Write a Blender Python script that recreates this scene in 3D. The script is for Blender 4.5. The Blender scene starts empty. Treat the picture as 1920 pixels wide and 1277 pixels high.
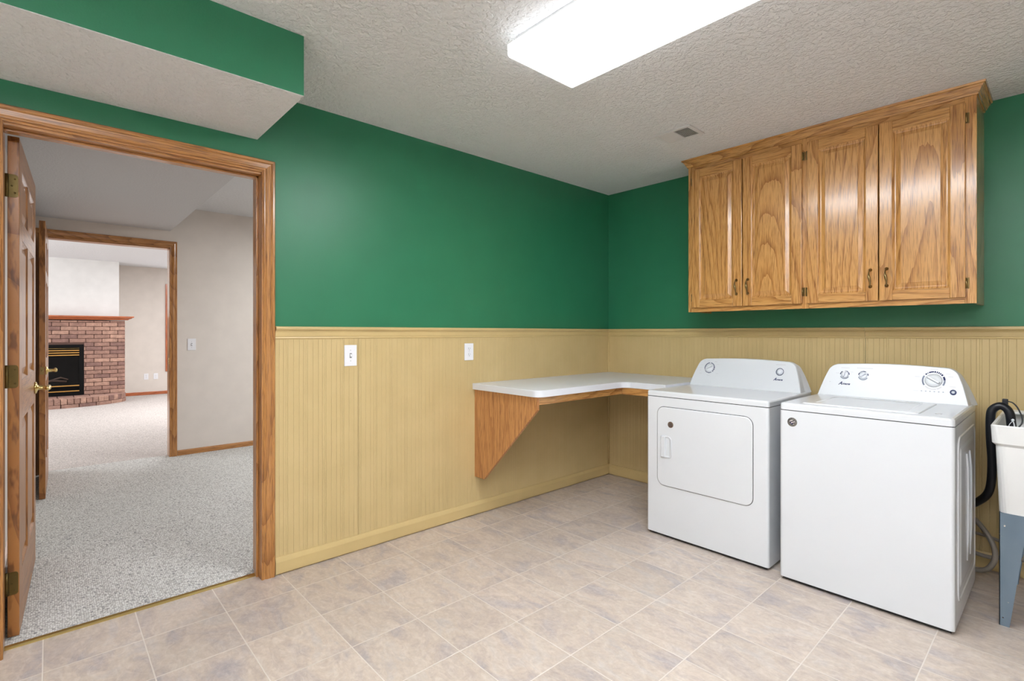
import bpy, bmesh, math, random
from mathutils import Vector, Matrix
random.seed(7)
C = bpy.context.scene.collection
PI = math.pi
H = 1.24                      # eye height
CEIL = 2.451
# ------------------------------------------------------------------ camera
cam_d = bpy.data.cameras.new('camera'); cam = bpy.data.objects.new('camera', cam_d); C.objects.link(cam)
cam_d.sensor_width = 36; cam_d.lens = 953/1920*36; cam_d.shift_y = -14.5/1920
cam_d.clip_start = 0.03
cam.location = (2.738, -3.642, H); cam.rotation_euler = (PI/2, 0, math.radians(47.691))
bpy.context.scene.camera = cam
# ------------------------------------------------------------------ world, view, lights
w = bpy.data.worlds.new('world'); bpy.context.scene.world = w; w.use_nodes = True
w.node_tree.nodes['Background'].inputs[0].default_value = (0.85, 0.92, 1, 1)
w.node_tree.nodes['Background'].inputs[1].default_value = 0.6
vs = bpy.context.scene.view_settings
vs.view_transform = 'Standard'; vs.look = 'None'; vs.gamma = 1; vs.exposure = 0.58
vs.use_curve_mapping = False
FIX_E = 20.5                  # emission of the laundry fixture's diffuser
def area(name, loc, rot, sx, sy, power, col=(1,1,1)):
    l = bpy.data.lights.new(name, 'AREA'); l.shape = 'RECTANGLE'; l.size = sx; l.size_y = sy
    l.energy = power; l.color = col
    o = bpy.data.objects.new(name, l); C.objects.link(o); o.location = loc; o.rotation_euler = rot
    return o
# bounced flash aimed at the ceiling behind the camera, added fill lights for the rooms beyond
fl = area('bounce_flash', (3.1, -4.2, 1.1), (PI, 0, 0), 0.4, 0.4, 92, (0.86, 0.93, 1)); fl.data.spread = math.radians(95)
area('hall_fill', (-1.7, -1.1, 2.42), (0, 0, 0), 0.7, 0.7, 39, (0.97, 0.985, 1))  # unseen area light added to brighten the hall
area('family_room_top_fill', (-6.6, -1.2, 2.5), (0, 0, 0), 1.6, 1.6, 92, (0.98, 0.98, 1))  # overhead fill added for the fireplace room, no fixture behind it
area('family_room_side_fill', (-6.6, -7.2, 1.5), (math.radians(90), 0, 0), 3.0, 1.6, 115, (0.93, 0.97, 1))  # side fill added in front of the hidden wall, which has no window
# ------------------------------------------------------------------ materials
def s2l(c): return tuple(((v/255)/12.92 if v/255 <= 0.04045 else ((v/255+0.055)/1.055)**2.4) for v in c) + (1,)
class NT:
    def __init__(s, name):
        s.m = bpy.data.materials.new(name); s.m.use_nodes = True
        s.t = s.m.node_tree; s.b = s.t.nodes['Principled BSDF']
    def n(s, typ, **kw):
        nd = s.t.nodes.new('ShaderNode'+typ)
        for k, v in kw.items(): setattr(nd, k, v)
        return nd
    def L(s, a, b): s.t.links.new(a, b)
    def math(s, op, a, b=None, c=None):
        nd = s.n('Math', operation=op)
        for i, v in enumerate((a, b, c)):
            if v is None: continue
            if isinstance(v, (int, float)): nd.inputs[i].default_value = v
            else: s.L(v, nd.inputs[i])
        return nd.outputs[0]
    def ramp(s, fac, stops):
        nd = s.n('ValToRGB'); s.L(fac, nd.inputs[0]); e = nd.color_ramp.elements
        while len(e) < len(stops): e.new(0.5)
        for i, (p, c) in enumerate(stops): e[i].position = p; e[i].color = s2l(c) if len(c) == 3 else c
        return nd.outputs[0]
    def coord(s, scale=(1,1,1), rnd=False, kind='Object'):
        tc = s.n('TexCoord'); out = tc.outputs[kind]
        mp = s.n('Mapping'); s.L(out, mp.inputs[0]); mp.inputs['Scale'].default_value = scale
        if rnd:
            oi = s.n('ObjectInfo'); cb = s.n('CombineXYZ')
            r = s.math('MULTIPLY', oi.outputs['Random'], 9.0)
            for i in range(3): s.L(r, cb.inputs[i])
            s.L(cb.outputs[0], mp.inputs['Location'])
        return mp.outputs[0]
    def noise(s, vec, scale, detail=3, rough=0.5, dist=0):
        nd = s.n('TexNoise'); s.L(vec, nd.inputs['Vector']); nd.inputs['Scale'].default_value = scale
        nd.inputs['Detail'].default_value = detail; nd.inputs['Roughness'].default_value = rough
        nd.inputs['Distortion'].default_value = dist
        return nd.outputs['Fac']
    def bump(s, h, dist, strength=1):
        nd = s.n('Bump'); s.L(h, nd.inputs['Height']); nd.inputs['Distance'].default_value = dist
        nd.inputs['Strength'].default_value = strength; s.L(nd.outputs[0], s.b.inputs['Normal'])
    def mix(s, f, a, b, mode='MIX'):
        nd = s.n('Mix', data_type='RGBA', blend_type=mode)
        for k, v in ((0, f), (6, a), (7, b)):
            if isinstance(v, (int, float)): nd.inputs[k].default_value = v
            elif isinstance(v, tuple): nd.inputs[k].default_value = s2l(v) if len(v) == 3 else v
            else: s.L(v, nd.inputs[k])
        return nd.outputs[2]
    def set(s, **kw):
        for k, v in kw.items():
            i = s.b.inputs[k.replace('_', ' ')]
            if isinstance(v, (int, float, tuple)): i.default_value = v
            else: s.L(v, i)
        return s.m
def plain(name, col, rough=0.5, metal=0, vary=0.03, bump=0, bscale=200, **kw):
    t = NT(name); v = t.coord(); f = t.noise(v, 6, 3)
    dk = tuple(max(0, c*(1-vary)) for c in col)
    t.set(Base_Color=t.ramp(f, [(0.3, dk), (0.7, col)]), Roughness=rough, Metallic=metal, **kw)
    if bump: t.bump(t.noise(v, bscale, 2), bump)
    return t.m
def wood(name, axis, light, mid, dark, rough=0.26, coat=0.6, freq=9):
    """oak: stretched cathedral bands along the grain axis plus fine open pores"""
    t = NT(name)
    ys = 0.22 if (name.startswith(('oak_cabinet', 'door')) and axis != 'Y') else 1.0
    sc = [1.0, ys, 1.0]; sc['XYZ'.index(axis)] = 0.11
    v = t.coord(tuple(sc), rnd=True)
    big = t.noise(v, 2.6, 1.5, 0.45); wob = t.noise(v, 16, 3, 0.55)
    fr = t.math('ADD', t.math('MULTIPLY', big, freq*3.4), t.math('MULTIPLY', wob, 0.9))
    ring = t.math('FRACT', fr)
    sc2 = [1.0, ys*0.5 if ys < 1 else 1.0, 1.0]; sc2['XYZ'.index(axis)] = 0.03
    v2 = t.coord(tuple(sc2), rnd=True)
    pores = t.noise(v2, 330, 2, 0.6)
    fib = t.noise(v2, 60, 2, 0.6); tone = t.noise(v, 5, 2)
    rr = t.math('POWER', ring, 2.1)
    a = t.ramp(rr, [(0.0, light), (0.45, tuple((p+q)//2 for p, q in zip(light, mid))), (1.0, dark)])
    b = t.mix(t.math('MULTIPLY', fib, 0.5), a, mid)
    b = t.mix(t.math('MULTIPLY', tone, 0.35), b, tuple((p*2+q)//3 for p, q in zip(mid, dark)))
    dk = t.ramp(pores, [(0.36, tuple(int(c*0.8) for c in dark)), (0.50, (255, 255, 255))])
    c = t.mix(0.6, b, dk, 'MULTIPLY')
    t.set(Base_Color=c, Roughness=rough)
    t.b.inputs['Coat Weight'].default_value = coat; t.b.inputs['Coat Roughness'].default_value = 0.16
    t.bump(t.math('SUBTRACT', pores, t.math('MULTIPLY', rr, 0.3)), 0.0004)
    return t.m
M = {}
CO = ((216, 164, 98), (204, 148, 82), (146, 92, 42))
TR = ((196, 140, 78), (178, 121, 62), (134, 84, 38))
MA = ((196, 112, 64), (184, 98, 54), (150, 72, 36))
for ax in 'XYZ':
    M['oak'+ax] = wood('oak_cabinet_grain_'+ax, ax, *CO)
    M['trim'+ax] = wood('oak_trim_grain_'+ax, ax, *TR, rough=0.3)
    M['mantel'+ax] = wood('cherry_trim_grain_'+ax, ax, *MA, rough=0.4)
M['doorX'] = wood('door_oak_grain_X', 'X', *((178, 122, 62), (160, 104, 50), (124, 76, 34)), rough=0.34, coat=0.12)
M['doorZ'] = wood('door_oak_grain_Z', 'Z', *((178, 122, 62), (160, 104, 50), (124, 76, 34)), rough=0.34, coat=0.12)
M['panel_oak'] = wood('oak_bracket_grain', 'Z', (206, 152, 98), (196, 138, 84), (168, 112, 64), rough=0.4, coat=0.1)
M['green'] = plain('green_wall_paint', (44, 121, 86), 0.4, vary=0.03, bump=0.0003, bscale=160)
M['cream'] = plain('warm_white_wall_paint', (222, 214, 206), 0.6, bump=0.0003, bscale=160)
M['white_paint'] = plain('bright_white_wall_paint', (230, 229, 227), 0.6)
def beige_panel(axis):
    t = NT('beige_beadboard_'+axis); v = t.coord()
    sp = t.n('SeparateXYZ'); t.L(v, sp.inputs[0]); u = sp.outputs['XYZ'.index(axis)]
    def groove(period, off, width):
        p = t.math('PINGPONG', t.math('ADD', u, off), period/2)
        return t.math('SMOOTH_MIN', t.math('DIVIDE', p, width), 1.0, 0.3)
    g = t.math('MULTIPLY', groove(0.101, 0.0, 0.0018), groove(0.101, 0.009, 0.0018))
    g = t.math('MULTIPLY', g, groove(0.101, 0.043, 0.0016))
    g = t.math('MULTIPLY', g, groove(0.0505, 0.0215, 0.001))
    f = t.noise(v, 5, 3)
    t.set(Base_Color=t.ramp(f, [(0.3, (199, 175, 124)), (0.7, (206, 182, 131))]), Roughness=0.45)
    t.bump(g, 0.0012)
    return t.m
M['beadY'] = beige_panel('Y'); M['beadX'] = beige_panel('X')
M['beige'] = plain('beige_trim_paint', (206, 181, 127), 0.35)
def ceiling_mat(name, col, d, scale=55):
    t = NT(name); v = t.coord()
    n1 = t.noise(v, scale, 3, 0.55); n2 = t.noise(v, scale*2.6, 2)
    h = t.ramp(n1, [(0.42, (0, 0, 0, 1)), (0.62, (1, 1, 1, 1))])
    t.set(Base_Color=col_l(col), Roughness=0.85)
    t.bump(t.math('ADD', t.math('MULTIPLY', h, 0.8), t.math('MULTIPLY', n2, 0.4)), d)
    return t.m
def col_l(c): return s2l(c)
M['ceil'] = ceiling_mat('knockdown_ceiling_texture', (232, 232, 233), 0.0055, 48)
M['ceil_far'] = ceiling_mat('light_ceiling_texture', (218, 219, 221), 0.002)
M['soffit_smooth'] = ceiling_mat('soffit_fine_texture', (205, 206, 208), 0.0008, 90)
def tile_mat():
    t = NT('stone_look_vinyl_tile')
    tc = t.n('TexCoord'); sp = t.n('SeparateXYZ'); t.L(tc.outputs['Object'], sp.inputs[0])
    ux = t.math('DIVIDE', t.math('SUBTRACT', sp.outputs[0], 0.217), 0.307)
    uy = t.math('DIVIDE', t.math('SUBTRACT', sp.outputs[1], -2.460), 0.300)
    px = t.math('PINGPONG', ux, 0.5); py = t.math('PINGPONG', uy, 0.5)
    d = t.math('MINIMUM', px, py)
    tile = t.math('GREATER_THAN', d, 0.0095)
    soft = t.n('MapRange'); t.L(d, soft.inputs[0]); soft.inputs[1].default_value = 0.003; soft.inputs[2].default_value = 0.011
    cb = t.n('CombineXYZ'); t.L(t.math('FLOOR', ux), cb.inputs[0]); t.L(t.math('FLOOR', uy), cb.inputs[1])
    wn = t.n('TexWhiteNoise'); t.L(cb.outputs[0], wn.inputs['Vector'])
    vec = t.n('VectorMath', operation='ADD'); t.L(tc.outputs['Object'], vec.inputs[0])
    sc = t.n('VectorMath', operation='SCALE'); t.L(wn.outputs['Color'], sc.inputs[0]); sc.inputs['Scale'].default_value = 7
    t.L(sc.outputs[0], vec.inputs[1]); v = vec.outputs[0]
    st = t.n('Mapping'); t.L(v, st.inputs[0]); st.inputs['Scale'].default_value = (1, 1.9, 1); st.inputs['Rotation'].default_value = (0, 0, 0.6)
    cloud = t.noise(st.outputs[0], 3.6, 6, 0.62, 0.8)
    vein = t.noise(st.outputs[0], 11, 8, 0.7, 1.6)
    fine = t.noise(v, 60, 4, 0.7)
    a = t.ramp(cloud, [(0.34, (152, 146, 156)), (0.45, (184, 168, 160)), (0.54, (206, 188, 172)), (0.68, (190, 182, 180))])
    b = t.mix(t.math('MULTIPLY', vein, 0.6), a, t.ramp(vein, [(0.36, (150, 134, 126)), (0.48, (198, 183, 170)), (0.62, (232, 222, 212))]))
    c = t.mix(0.3, b, t.ramp(fine, [(0.3, (175, 160, 148)), (0.7, (215, 205, 194))]))
    per = t.math('ADD', t.math('MULTIPLY', wn.outputs['Value'], 0.10), 0.93)
    cc = t.n('VectorMath', operation='SCALE'); t.L(c, cc.inputs[0]); t.L(per, cc.inputs['Scale'])
    fin = t.mix(soft.outputs[0], (220, 210, 200), cc.outputs[0])
    t.set(Base_Color=fin, Roughness=0.42)
    t.bump(t.math('ADD', soft.outputs[0], t.math('MULTIPLY', fine, 0.35)), 0.0009)
    return t.m
M['tile'] = tile_mat()
def carpet_mat(name, c1, c2, c3):
    t = NT(name); v = t.coord((1, 1.5, 1))
    vo = t.n('TexVoronoi'); t.L(v, vo.inputs['Vector']); vo.inputs['Scale'].default_value = 85; vo.inputs['Randomness'].default_value = 0.55
    sp = t.n('SeparateColor'); t.L(vo.outputs['Color'], sp.inputs[0])
    loop = t.ramp(sp.outputs[0], [(0.0, c3), (0.07, c2), (0.25, c1), (1.0, c1)])
    edge = t.ramp(vo.outputs['Distance'], [(0.25, (255, 255, 255)), (0.75, (165, 163, 160))])
    c = t.mix(1.0, loop, edge, 'MULTIPLY')
    c = t.mix(t.math('MULTIPLY', t.noise(t.coord(), 1.3, 3), 0.35), c, tuple(int(k*0.9) for k in c1))
    t.set(Base_Color=c, Roughness=0.95)
    t.b.inputs['Sheen Weight'].default_value = 0.2
    t.bump(t.math('SUBTRACT', 1.0, vo.outputs['Distance']), 0.004)
    return t.m
M['carpet'] = carpet_mat('grey_berber_carpet', (236, 236, 232), (206, 205, 202), (118, 118, 124))
M['carpet_far'] = carpet_mat('pale_pinkish_carpet', (226, 216, 210), (205, 192, 186), (160, 148, 144))
M['enamel'] = plain('white_enamel', (217, 220, 224), 0.22, vary=0.005); M['enamel'].node_tree.nodes['Principled BSDF'].inputs['Coat Weight'].default_value = 0.3
M['plastic'] = plain('white_plastic', (212, 215, 219), 0.3, vary=0.005)
M['side_enamel'] = M['enamel']
M['laminate'] = plain('white_laminate', (222, 225, 231), 0.3, vary=0.01)
M['plate'] = plain('white_switch_plate', (236, 237, 242), 0.35, vary=0.01)
M['slot'] = plain('dark_slot', (70, 68, 66), 0.6)
M['gap'] = plain('dark_seam', (38, 36, 38), 0.8)
M['seamgrey'] = plain('grey_seam', (120, 122, 126), 0.7)
M['navy'] = plain('navy_print', (12, 28, 84), 0.65)
M['greyprint'] = plain('grey_print', (122, 130, 148), 0.6)
M['faint'] = plain('faint_grey_print', (196, 196, 200), 0.4)
M['ltblue'] = plain('pale_dial_plastic', (222, 226, 234), 0.25, vary=0.01)
M['brass'] = plain('polished_brass', (232, 208, 140), 0.22, 1)
M['abrass'] = plain('antique_brass', (150, 128, 84), 0.28, 1, vary=0.25)
M['hinge'] = plain('dull_bronze_hinge', (112, 94, 50), 0.4, 0.7, vary=0.15)
M['goldbar'] = plain('fireplace_gold_bar', (232, 178, 100), 0.3, 0.75)
M['black'] = plain('black_metal', (9, 9, 10), 0.6); M['black'].node_tree.nodes['Principled BSDF'].inputs['Specular IOR Level'].default_value = 0.15
M['rubber'] = plain('black_hose_rubber', (20, 22, 30), 0.35)
M['soot'] = plain('firebox_dark_glass', (7, 7, 8), 0.2); M['soot'].node_tree.nodes['Principled BSDF'].inputs['Specular IOR Level'].default_value = 0.2
M['log'] = plain('ceramic_log', (86, 66, 56), 0.9, vary=0.4, bump=0.004, bscale=40)
M['tub'] = plain('white_sink_plastic', (226, 226, 224), 0.4, vary=0.01)
M['greyhose'] = plain('grey_hose', (150, 142, 132), 0.4, vary=0.15)
M['whitegl'] = plain('white_zip_tie', (228, 232, 236), 0.3)
M['badge'] = plain('badge_silver', (150, 146, 140), 0.35, 0.6, vary=0.2)
M['badge2'] = plain('badge_bronze', (132, 112, 98), 0.4, 0.4, vary=0.2)
M['badge_dk'] = plain('badge_dark_print', (50, 42, 52), 0.5)
M['badge_wh'] = plain('badge_white_print', (236, 226, 228), 0.4)
M['vent'] = plain('white_painted_metal', (222, 222, 222), 0.4)
M['vdark'] = plain('duct_dark', (60, 60, 62), 0.8)
def leg_mat():
    t = NT('chipped_blue_grey_steel'); v = t.coord(rnd=True)
    n = t.noise(v, 34, 3, 0.6); big = t.noise(v, 6, 2)
    f = t.ramp(n, [(0.71, (0, 0, 0, 1)), (0.73, (1, 1, 1, 1))])
    c = t.mix(f, t.ramp(big, [(0.3, (104, 122, 138)), (0.7, (118, 134, 148))]), (206, 200, 190))
    t.set(Base_Color=c, Roughness=0.4, Metallic=0.2); return t.m
M['leg'] = leg_mat()
def brick_mat(name, c):
    t = NT(name); v = t.coord()
    f = t.noise(v, 14, 4, 0.6); st = t.noise(t.coord((1, 1, 3)), 26, 4, 0.65)
    t.set(Base_Color=t.ramp(f, [(0.25, tuple(int(k*0.78) for k in c)), (0.7, c)]), Roughness=0.9)
    t.bump(st, 0.02); return t.m
M['brick1'] = brick_mat('brick_rose', (182, 142, 126)); M['brick2'] = brick_mat('brick_pale', (206, 164, 144))
M['brick3'] = brick_mat('brick_mauve', (158, 122, 112)); M['mortar'] = plain('dark_mortar', (92, 68, 60), 0.95, bump=0.002)
def emit(name, col, s):
    t = NT(name); t.set(Base_Color=(0.9, 0.9, 0.9, 1), Emission_Color=col, Emission_Strength=s); return t.m
M['diffuser'] = emit('lit_acrylic_diffuser', (0.925, 0.965, 1, 1), FIX_E)
M['diffuser_side'] = emit('lit_acrylic_diffuser_side', (0.925, 0.965, 1, 1), FIX_E*0.08)
# ------------------------------------------------------------------ mesh helpers
class MB:
    def __init__(s): s.bm = bmesh.new(); s.mats = []
    def mi(s, m):
        m = M[m] if isinstance(m, str) else m
        if m not in s.mats: s.mats.append(m)
        return s.mats.index(m)
    def _fin(s, faces, m, smooth=False):
        i = s.mi(m)
        for f in faces: f.material_index = i; f.smooth = smooth
    def box(s, x0, x1, y0, y1, z0, z1, m, bev=0, seg=2):
        b2 = bmesh.new(); r = bmesh.ops.create_cube(b2, size=1)
        for v in b2.verts: v.co = Vector((x0 + (v.co.x+.5)*(x1-x0), y0 + (v.co.y+.5)*(y1-y0), z0 + (v.co.z+.5)*(z1-z0)))
        if bev: bmesh.ops.bevel(b2, geom=b2.edges[:], offset=bev, segments=seg, profile=0.5, affect='EDGES')
        s._join(b2, m, False); return s
    def _join(s, b2, m, smooth):
        i = s.mi(m); vm = {v: s.bm.verts.new(v.co) for v in b2.verts}
        for f in b2.faces:
            try: nf = s.bm.faces.new([vm[v] for v in f.verts])
            except ValueError: continue
            nf.material_index = i; nf.smooth = smooth
        b2.free()
    def prism(s, pts, axis, a, b, m, bev=0, smooth=False):
        """2-D outline swept along an axis; pts are the two other coordinates in xyz order"""
        b2 = bmesh.new()
        def mk(p, t): return {'X': (t, p[0], p[1]), 'Y': (p[0], t, p[1]), 'Z': (p[0], p[1], t)}[axis]
        A = [b2.verts.new(mk(p, a)) for p in pts]; B = [b2.verts.new(mk(p, b)) for p in pts]; n = len(pts)
        b2.faces.new(A); b2.faces.new(B[::-1])
        for i in range(n): b2.faces.new((A[i], B[i], B[(i+1) % n], A[(i+1) % n]))
        bmesh.ops.recalc_face_normals(b2, faces=b2.faces[:])
        if bev: bmesh.ops.bevel(b2, geom=b2.edges[:], offset=bev, segments=2, profile=0.5, affect='EDGES')
        s._join(b2, m, smooth); return s
    def rings(s, rings, m, cap0=True, cap1=True, smooth=False):
        """loft through closed rings with the same number of 3-D points"""
        b2 = bmesh.new(); R = [[b2.verts.new(p) for p in r] for r in rings]; n = len(R[0])
        for a, b in zip(R, R[1:]):
            for i in range(n): b2.faces.new((a[i], a[(i+1) % n], b[(i+1) % n], b[i]))
        if cap0: b2.faces.new(R[0][::-1])
        if cap1: b2.faces.new(R[-1])
        bmesh.ops.recalc_face_normals(b2, faces=b2.faces[:])
        s._join(b2, m, smooth); return s
    def tube(s, pts, r, m, n=12, smooth=True, radii=None):
        pts = [Vector(p) for p in pts]; rg = []
        up = None
        for i, p in enumerate(pts):
            t = (pts[min(i+1, len(pts)-1)] - pts[max(i-1, 0)]).normalized()
            if up is None: up = Vector((0, 0, 1)) if abs(t.z) < 0.9 else Vector((1, 0, 0))
            a = t.cross(up).normalized(); up = a.cross(t).normalized()
            rr = radii[i] if radii else r
            rg.append([p + (a*math.cos(q) + up*math.sin(q))*rr for q in [2*PI*k/n for k in range(n)]])
        return s.rings(rg, m, smooth=smooth)
    def lathe(s, prof, o, axis, m, n=28, smooth=True):
        """prof: (radius, offset along axis vector)"""
        ax = Vector(axis).normalized(); o = Vector(o)
        a = ax.cross(Vector((0, 0, 1)) if abs(ax.z) < 0.9 else Vector((1, 0, 0))).normalized(); b = ax.cross(a)
        return s.rings([[o + ax*h + (a*math.cos(q)+b*math.sin(q))*r for q in [2*PI*k/n for k in range(n)]] for r, h in prof], m, smooth=smooth)
    def build(s, name, parent=None, auto=True):
        me = bpy.data.meshes.new(name)
        off = Vector((0, 0, 0))
        if parent is not None: off = parent['org_'] if 'org_' in parent else Vector((0, 0, 0))
        off = Vector(off)
        for v in s.bm.verts: v.co = v.co - off
        s.bm.to_mesh(me); s.bm.free()
        for m in s.mats: me.materials.append(m)
        o = bpy.data.objects.new(name, me); C.objects.link(o)
        if parent is not None:
            o.parent = parent; o['org_'] = list(off)
        return o
ORG = []
def tag(o, label=None, cat=None, group=None, kind=None):
    if label: o['label'] = label
    if cat: o['category'] = cat
    if group: o['group'] = group
    if kind: o['kind'] = kind
    return o
def thing(name, loc, label, cat, group=None, kind=None, rz=0):
    o = bpy.data.objects.new(name, None); C.objects.link(o); o.location = loc; o.empty_display_size = 0.1
    o['org_'] = list(loc); o.rotation_euler.z = rz
    return tag(o, label, cat, group, kind)
def rrect(x0, x1, z0, z1, r, n=6):
    """rounded rectangle as 2-D points; r may be a list for the corners (x0z0, x1z0, x1z1, x0z1)"""
    rs = r if isinstance(r, (list, tuple)) else [r]*4; P = []
    for (cx, cz, a0), q in zip([(x0, z0, PI), (x1, z0, 1.5*PI), (x1, z1, 0), (x0, z1, .5*PI)], rs):
        ix = cx + q*(1 if cx == x0 else -1); iz = cz + q*(1 if cz == z0 else -1)
        for k in range(n+1):
            a = a0 + .5*PI*k/n; P.append((ix+q*math.cos(a), iz+q*math.sin(a)))
    return P
def struct(mb, name, label, cat, parent=None):
    return tag(mb.build(name, parent), label, cat, kind='structure')

# ================================================================== THE SETTING
T = 0.115; RX = 4.35; FY = -5.0            # wall thickness, right wall, wall behind the camera
D1a, D1b = -3.775, -2.856                  # doorway to the hall
b = MB(); b.box(-0.062, RX, FY, 0, -0.06, 0, 'tile'); struct(b, 'floor', 'pale stone-look square tile floor of the laundry room', 'floor')
b = MB(); b.box(0, RX, FY, 0, CEIL, CEIL+0.08, 'ceil'); struct(b, 'ceiling', 'white knockdown-textured ceiling over the laundry room', 'ceiling')
# left wall with doorway
b = MB()
b.box(-T, 0, D1b+0.013, 0, -0.06, CEIL+0.08, 'green'); b.box(-T, 0, FY, D1a-0.011, -0.06, CEIL+0.08, 'green'); b.box(-T, 0, D1a-0.011, D1b+0.013, 2.05, CEIL+0.08, 'green')
b.box(-T-0.006, -T, D1b+0.013, 1.6, 0, 2.5, 'cream'); b.box(-T-0.006, -T, -3.82, D1a-0.011, 0, 2.5, 'cream'); b.box(-T-0.006, -T, D1a-0.011, D1b+0.013, 2.05, 2.5, 'cream')
wl = struct(b, 'wall_left', 'green painted wall with the doorway, beige beadboard below', 'wall')
def wains(a0, a1, side, parent):
    b = MB()
    if side == 'L': b.box(0, 0.006, a0, a1, 0.0, 1.215, 'beadY')
    else: b.box(a0, a1, -0.006, 0, 0.0, 1.215, 'beadX')
    return b.build('wainscot_panel', parent)
wains(-2.789, -2.3405, 'L', wl); wains(-2.3385, 0, 'L', wl); wains(FY, D1a-0.065, 'L', wl)
b = MB(); b.box(-T-0.006, RX+0.1, 0, 0.1, -0.06, CEIL+0.08, 'green')
wb = struct(b, 'wall_back', 'green painted wall behind the washer and dryer, beige beadboard below', 'wall')
wains(0.0, 1.905, 'B', wb); wains(1.907, RX, 'B', wb)
b = MB(); b.box(RX, RX+0.1, FY, 0, -0.06, CEIL+0.08, 'cream'); struct(b, 'wall_right', 'off-white wall out of view right of the sink', 'wall')
b = MB(); b.box(-T, RX+0.1, FY-0.1, FY, -0.06, CEIL+0.08, 'cream'); struct(b, 'wall_front', 'off-white wall behind the viewer', 'wall')
# beam box (soffit) over the doorway
b = MB(); b.box(0, 0.63, FY, -2.873, 2.208, CEIL, 'green'); b.box(0.0, 0.63, FY, -2.873, 2.206, 2.208, 'ceil')
struct(b, 'wall_soffit', 'boxed-in green soffit with a white textured underside above the doorway', 'soffit')
# chair rails, baseboards, corner bead
rail = [(0.0, 1.208), (0.009, 1.208), (0.011, 1.213), (0.009, 1.218), (0.012, 1.222), (0.013, 1.243), (0.017, 1.251), (0.024, 1.255), (0.027, 1.262), (0.026, 1.270), (0.020, 1.273), (0.0, 1.273)]
base = [(0.006, 0.009), (0.018, 0.009), (0.018, 0.066), (0.014, 0.078), (0.010, 0.088), (0.006, 0.090)]
b = MB(); b.prism(rail, 'Y', -2.79, 0.0, 'beige'); struct(b, 'trim_1', 'beige chair rail on the green wall left of the corner', 'chair rail')
b = MB(); b.prism([(-p[0], p[1]) for p in rail], 'X', 0.0, 1.904, 'beige'); b.prism([(-p[0], p[1]) for p in rail], 'X', 1.9055, RX, 'beige')
struct(b, 'trim_2', 'beige chair rail on the wall under the oak cabinet', 'chair rail')
b = MB(); b.prism(base, 'Y', -2.79, 0.0, 'beige'); struct(b, 'baseboard_left', 'beige baseboard from the doorway casing to the corner', 'baseboard')
b = MB(); b.prism([(-p[0], p[1]) for p in base], 'X', 0.0, RX, 'beige'); struct(b, 'baseboard_back', 'beige baseboard running behind the dryer and washer', 'baseboard')
b = MB(); b.tube([(0.010, -0.010, 0.09), (0.010, -0.010, 1.208)], 0.008, 'beige', 10); struct(b, 'trim_3', 'beige quarter-round bead in the beadboard corner', 'corner trim')
# door casing builder: outline of profile swept round three sides of an opening in a wall of constant x
CP = [(0.0, 0.0), (0.0, 0.012), (0.006, 0.016), (0.012, 0.013), (0.018, 0.013), (0.022, 0.017), (0.042, 0.019), (0.048, 0.017), (0.052, 0.020), (0.060, 0.020), (0.064, 0.015), (0.066, 0.0)]
def casing(ya, yb, ztop, xface, sgn, pre, b, zbot=0.0):
    """profile (offset from opening, thickness); mitred at the head"""
    def ring(path):
        return path
    R1 = [(xface+sgn*t, yb+o, zbot) for o, t in CP]; R2 = [(xface+sgn*t, yb+o, ztop+o) for o, t in CP]
    R3 = [(xface+sgn*t, ya-o, ztop+o) for o, t in CP]; R4 = [(xface+sgn*t, ya-o, zbot) for o, t in CP]
    b.rings([R1, R2], pre+'Z'); b.rings([R2, R3], pre+'Y'); b.rings([R3, R4], pre+'Z')
b = MB(); casing(D1a+0.003, D1b+0.0, 2.045, 0.0, 1, 'trim', b)
tr = struct(b, 'trim_4', 'moulded oak casing around the doorway to the hall', 'door casing')
b = MB(); b.box(-T-0.004, 0.002, D1b-0.0, D1b+0.014, 0, 2.045, 'trimZ'); b.box(-T-0.004, 0.002, D1a-0.012, D1a+0.002, 0, 2.045, 'trimZ'); b.box(-T-0.004, 0.002, D1a, D1b, 2.035, 2.049, 'trimY')
b.build('door_jamb', tr)
b = MB(); b.box(-0.075, -0.04, D1b-0.011, D1b, 0, 2.035, 'trimZ', 0.002); b.box(-0.075, -0.04, D1a, D1b, 2.024, 2.035, 'trimY', 0.002)
b.build('door_stop', tr)
b = MB(); casing(-3.775, D1b, 2.045, -T-0.006, -1, 'trim', b); b.build('casing', tr)
b = MB(); b.prism([(-0.076, -0.002), (-0.076, 0.010), (-0.070, 0.013), (-0.062, 0.008), (-0.055, 0.002), (-0.055, -0.002)], 'Y', D1a+0.003, D1b-0.001, 'brass')
struct(b, 'trim_5', 'thin brass threshold strip between the tile and the carpet', 'threshold')
# ---- hall beyond the doorway
HX = -3.28; HC = 2.50; HL = -3.82
D2a, D2b = -3.70, -2.762
b = MB(); b.box(HX-0.10, -0.066, HL, 1.6, -0.05, 0.010, 'carpet'); struct(b, 'floor_hall', 'speckled grey looped carpet in the hall', 'carpet')
b = MB(); b.box(HX-0.11, -T-0.006, HL, 1.6, HC, HC+0.08, 'ceil_far'); struct(b, 'ceiling_hall', 'white textured ceiling of the hall', 'ceiling')
b = MB(); b.box(HX, -T-0.006, HL, -2.755, 2.25, HC, 'soffit_smooth'); struct(b, 'wall_hall_soffit', 'lowered grey-white soffit across the hall ceiling', 'soffit')
b = MB(); b.box(HX-0.11, HX, D2b+0.013, 1.6, 0, HC+0.04, 'cream'); b.box(HX-0.11, HX, -7.5, D2a-0.013, 0, HC+0.04, 'cream'); b.box(HX-0.11, HX, D2a-0.013, D2b+0.013, 2.085, HC+0.04, 'cream')
struct(b, 'wall_hall_far', 'off-white hall wall with the second doorway', 'wall')
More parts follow.
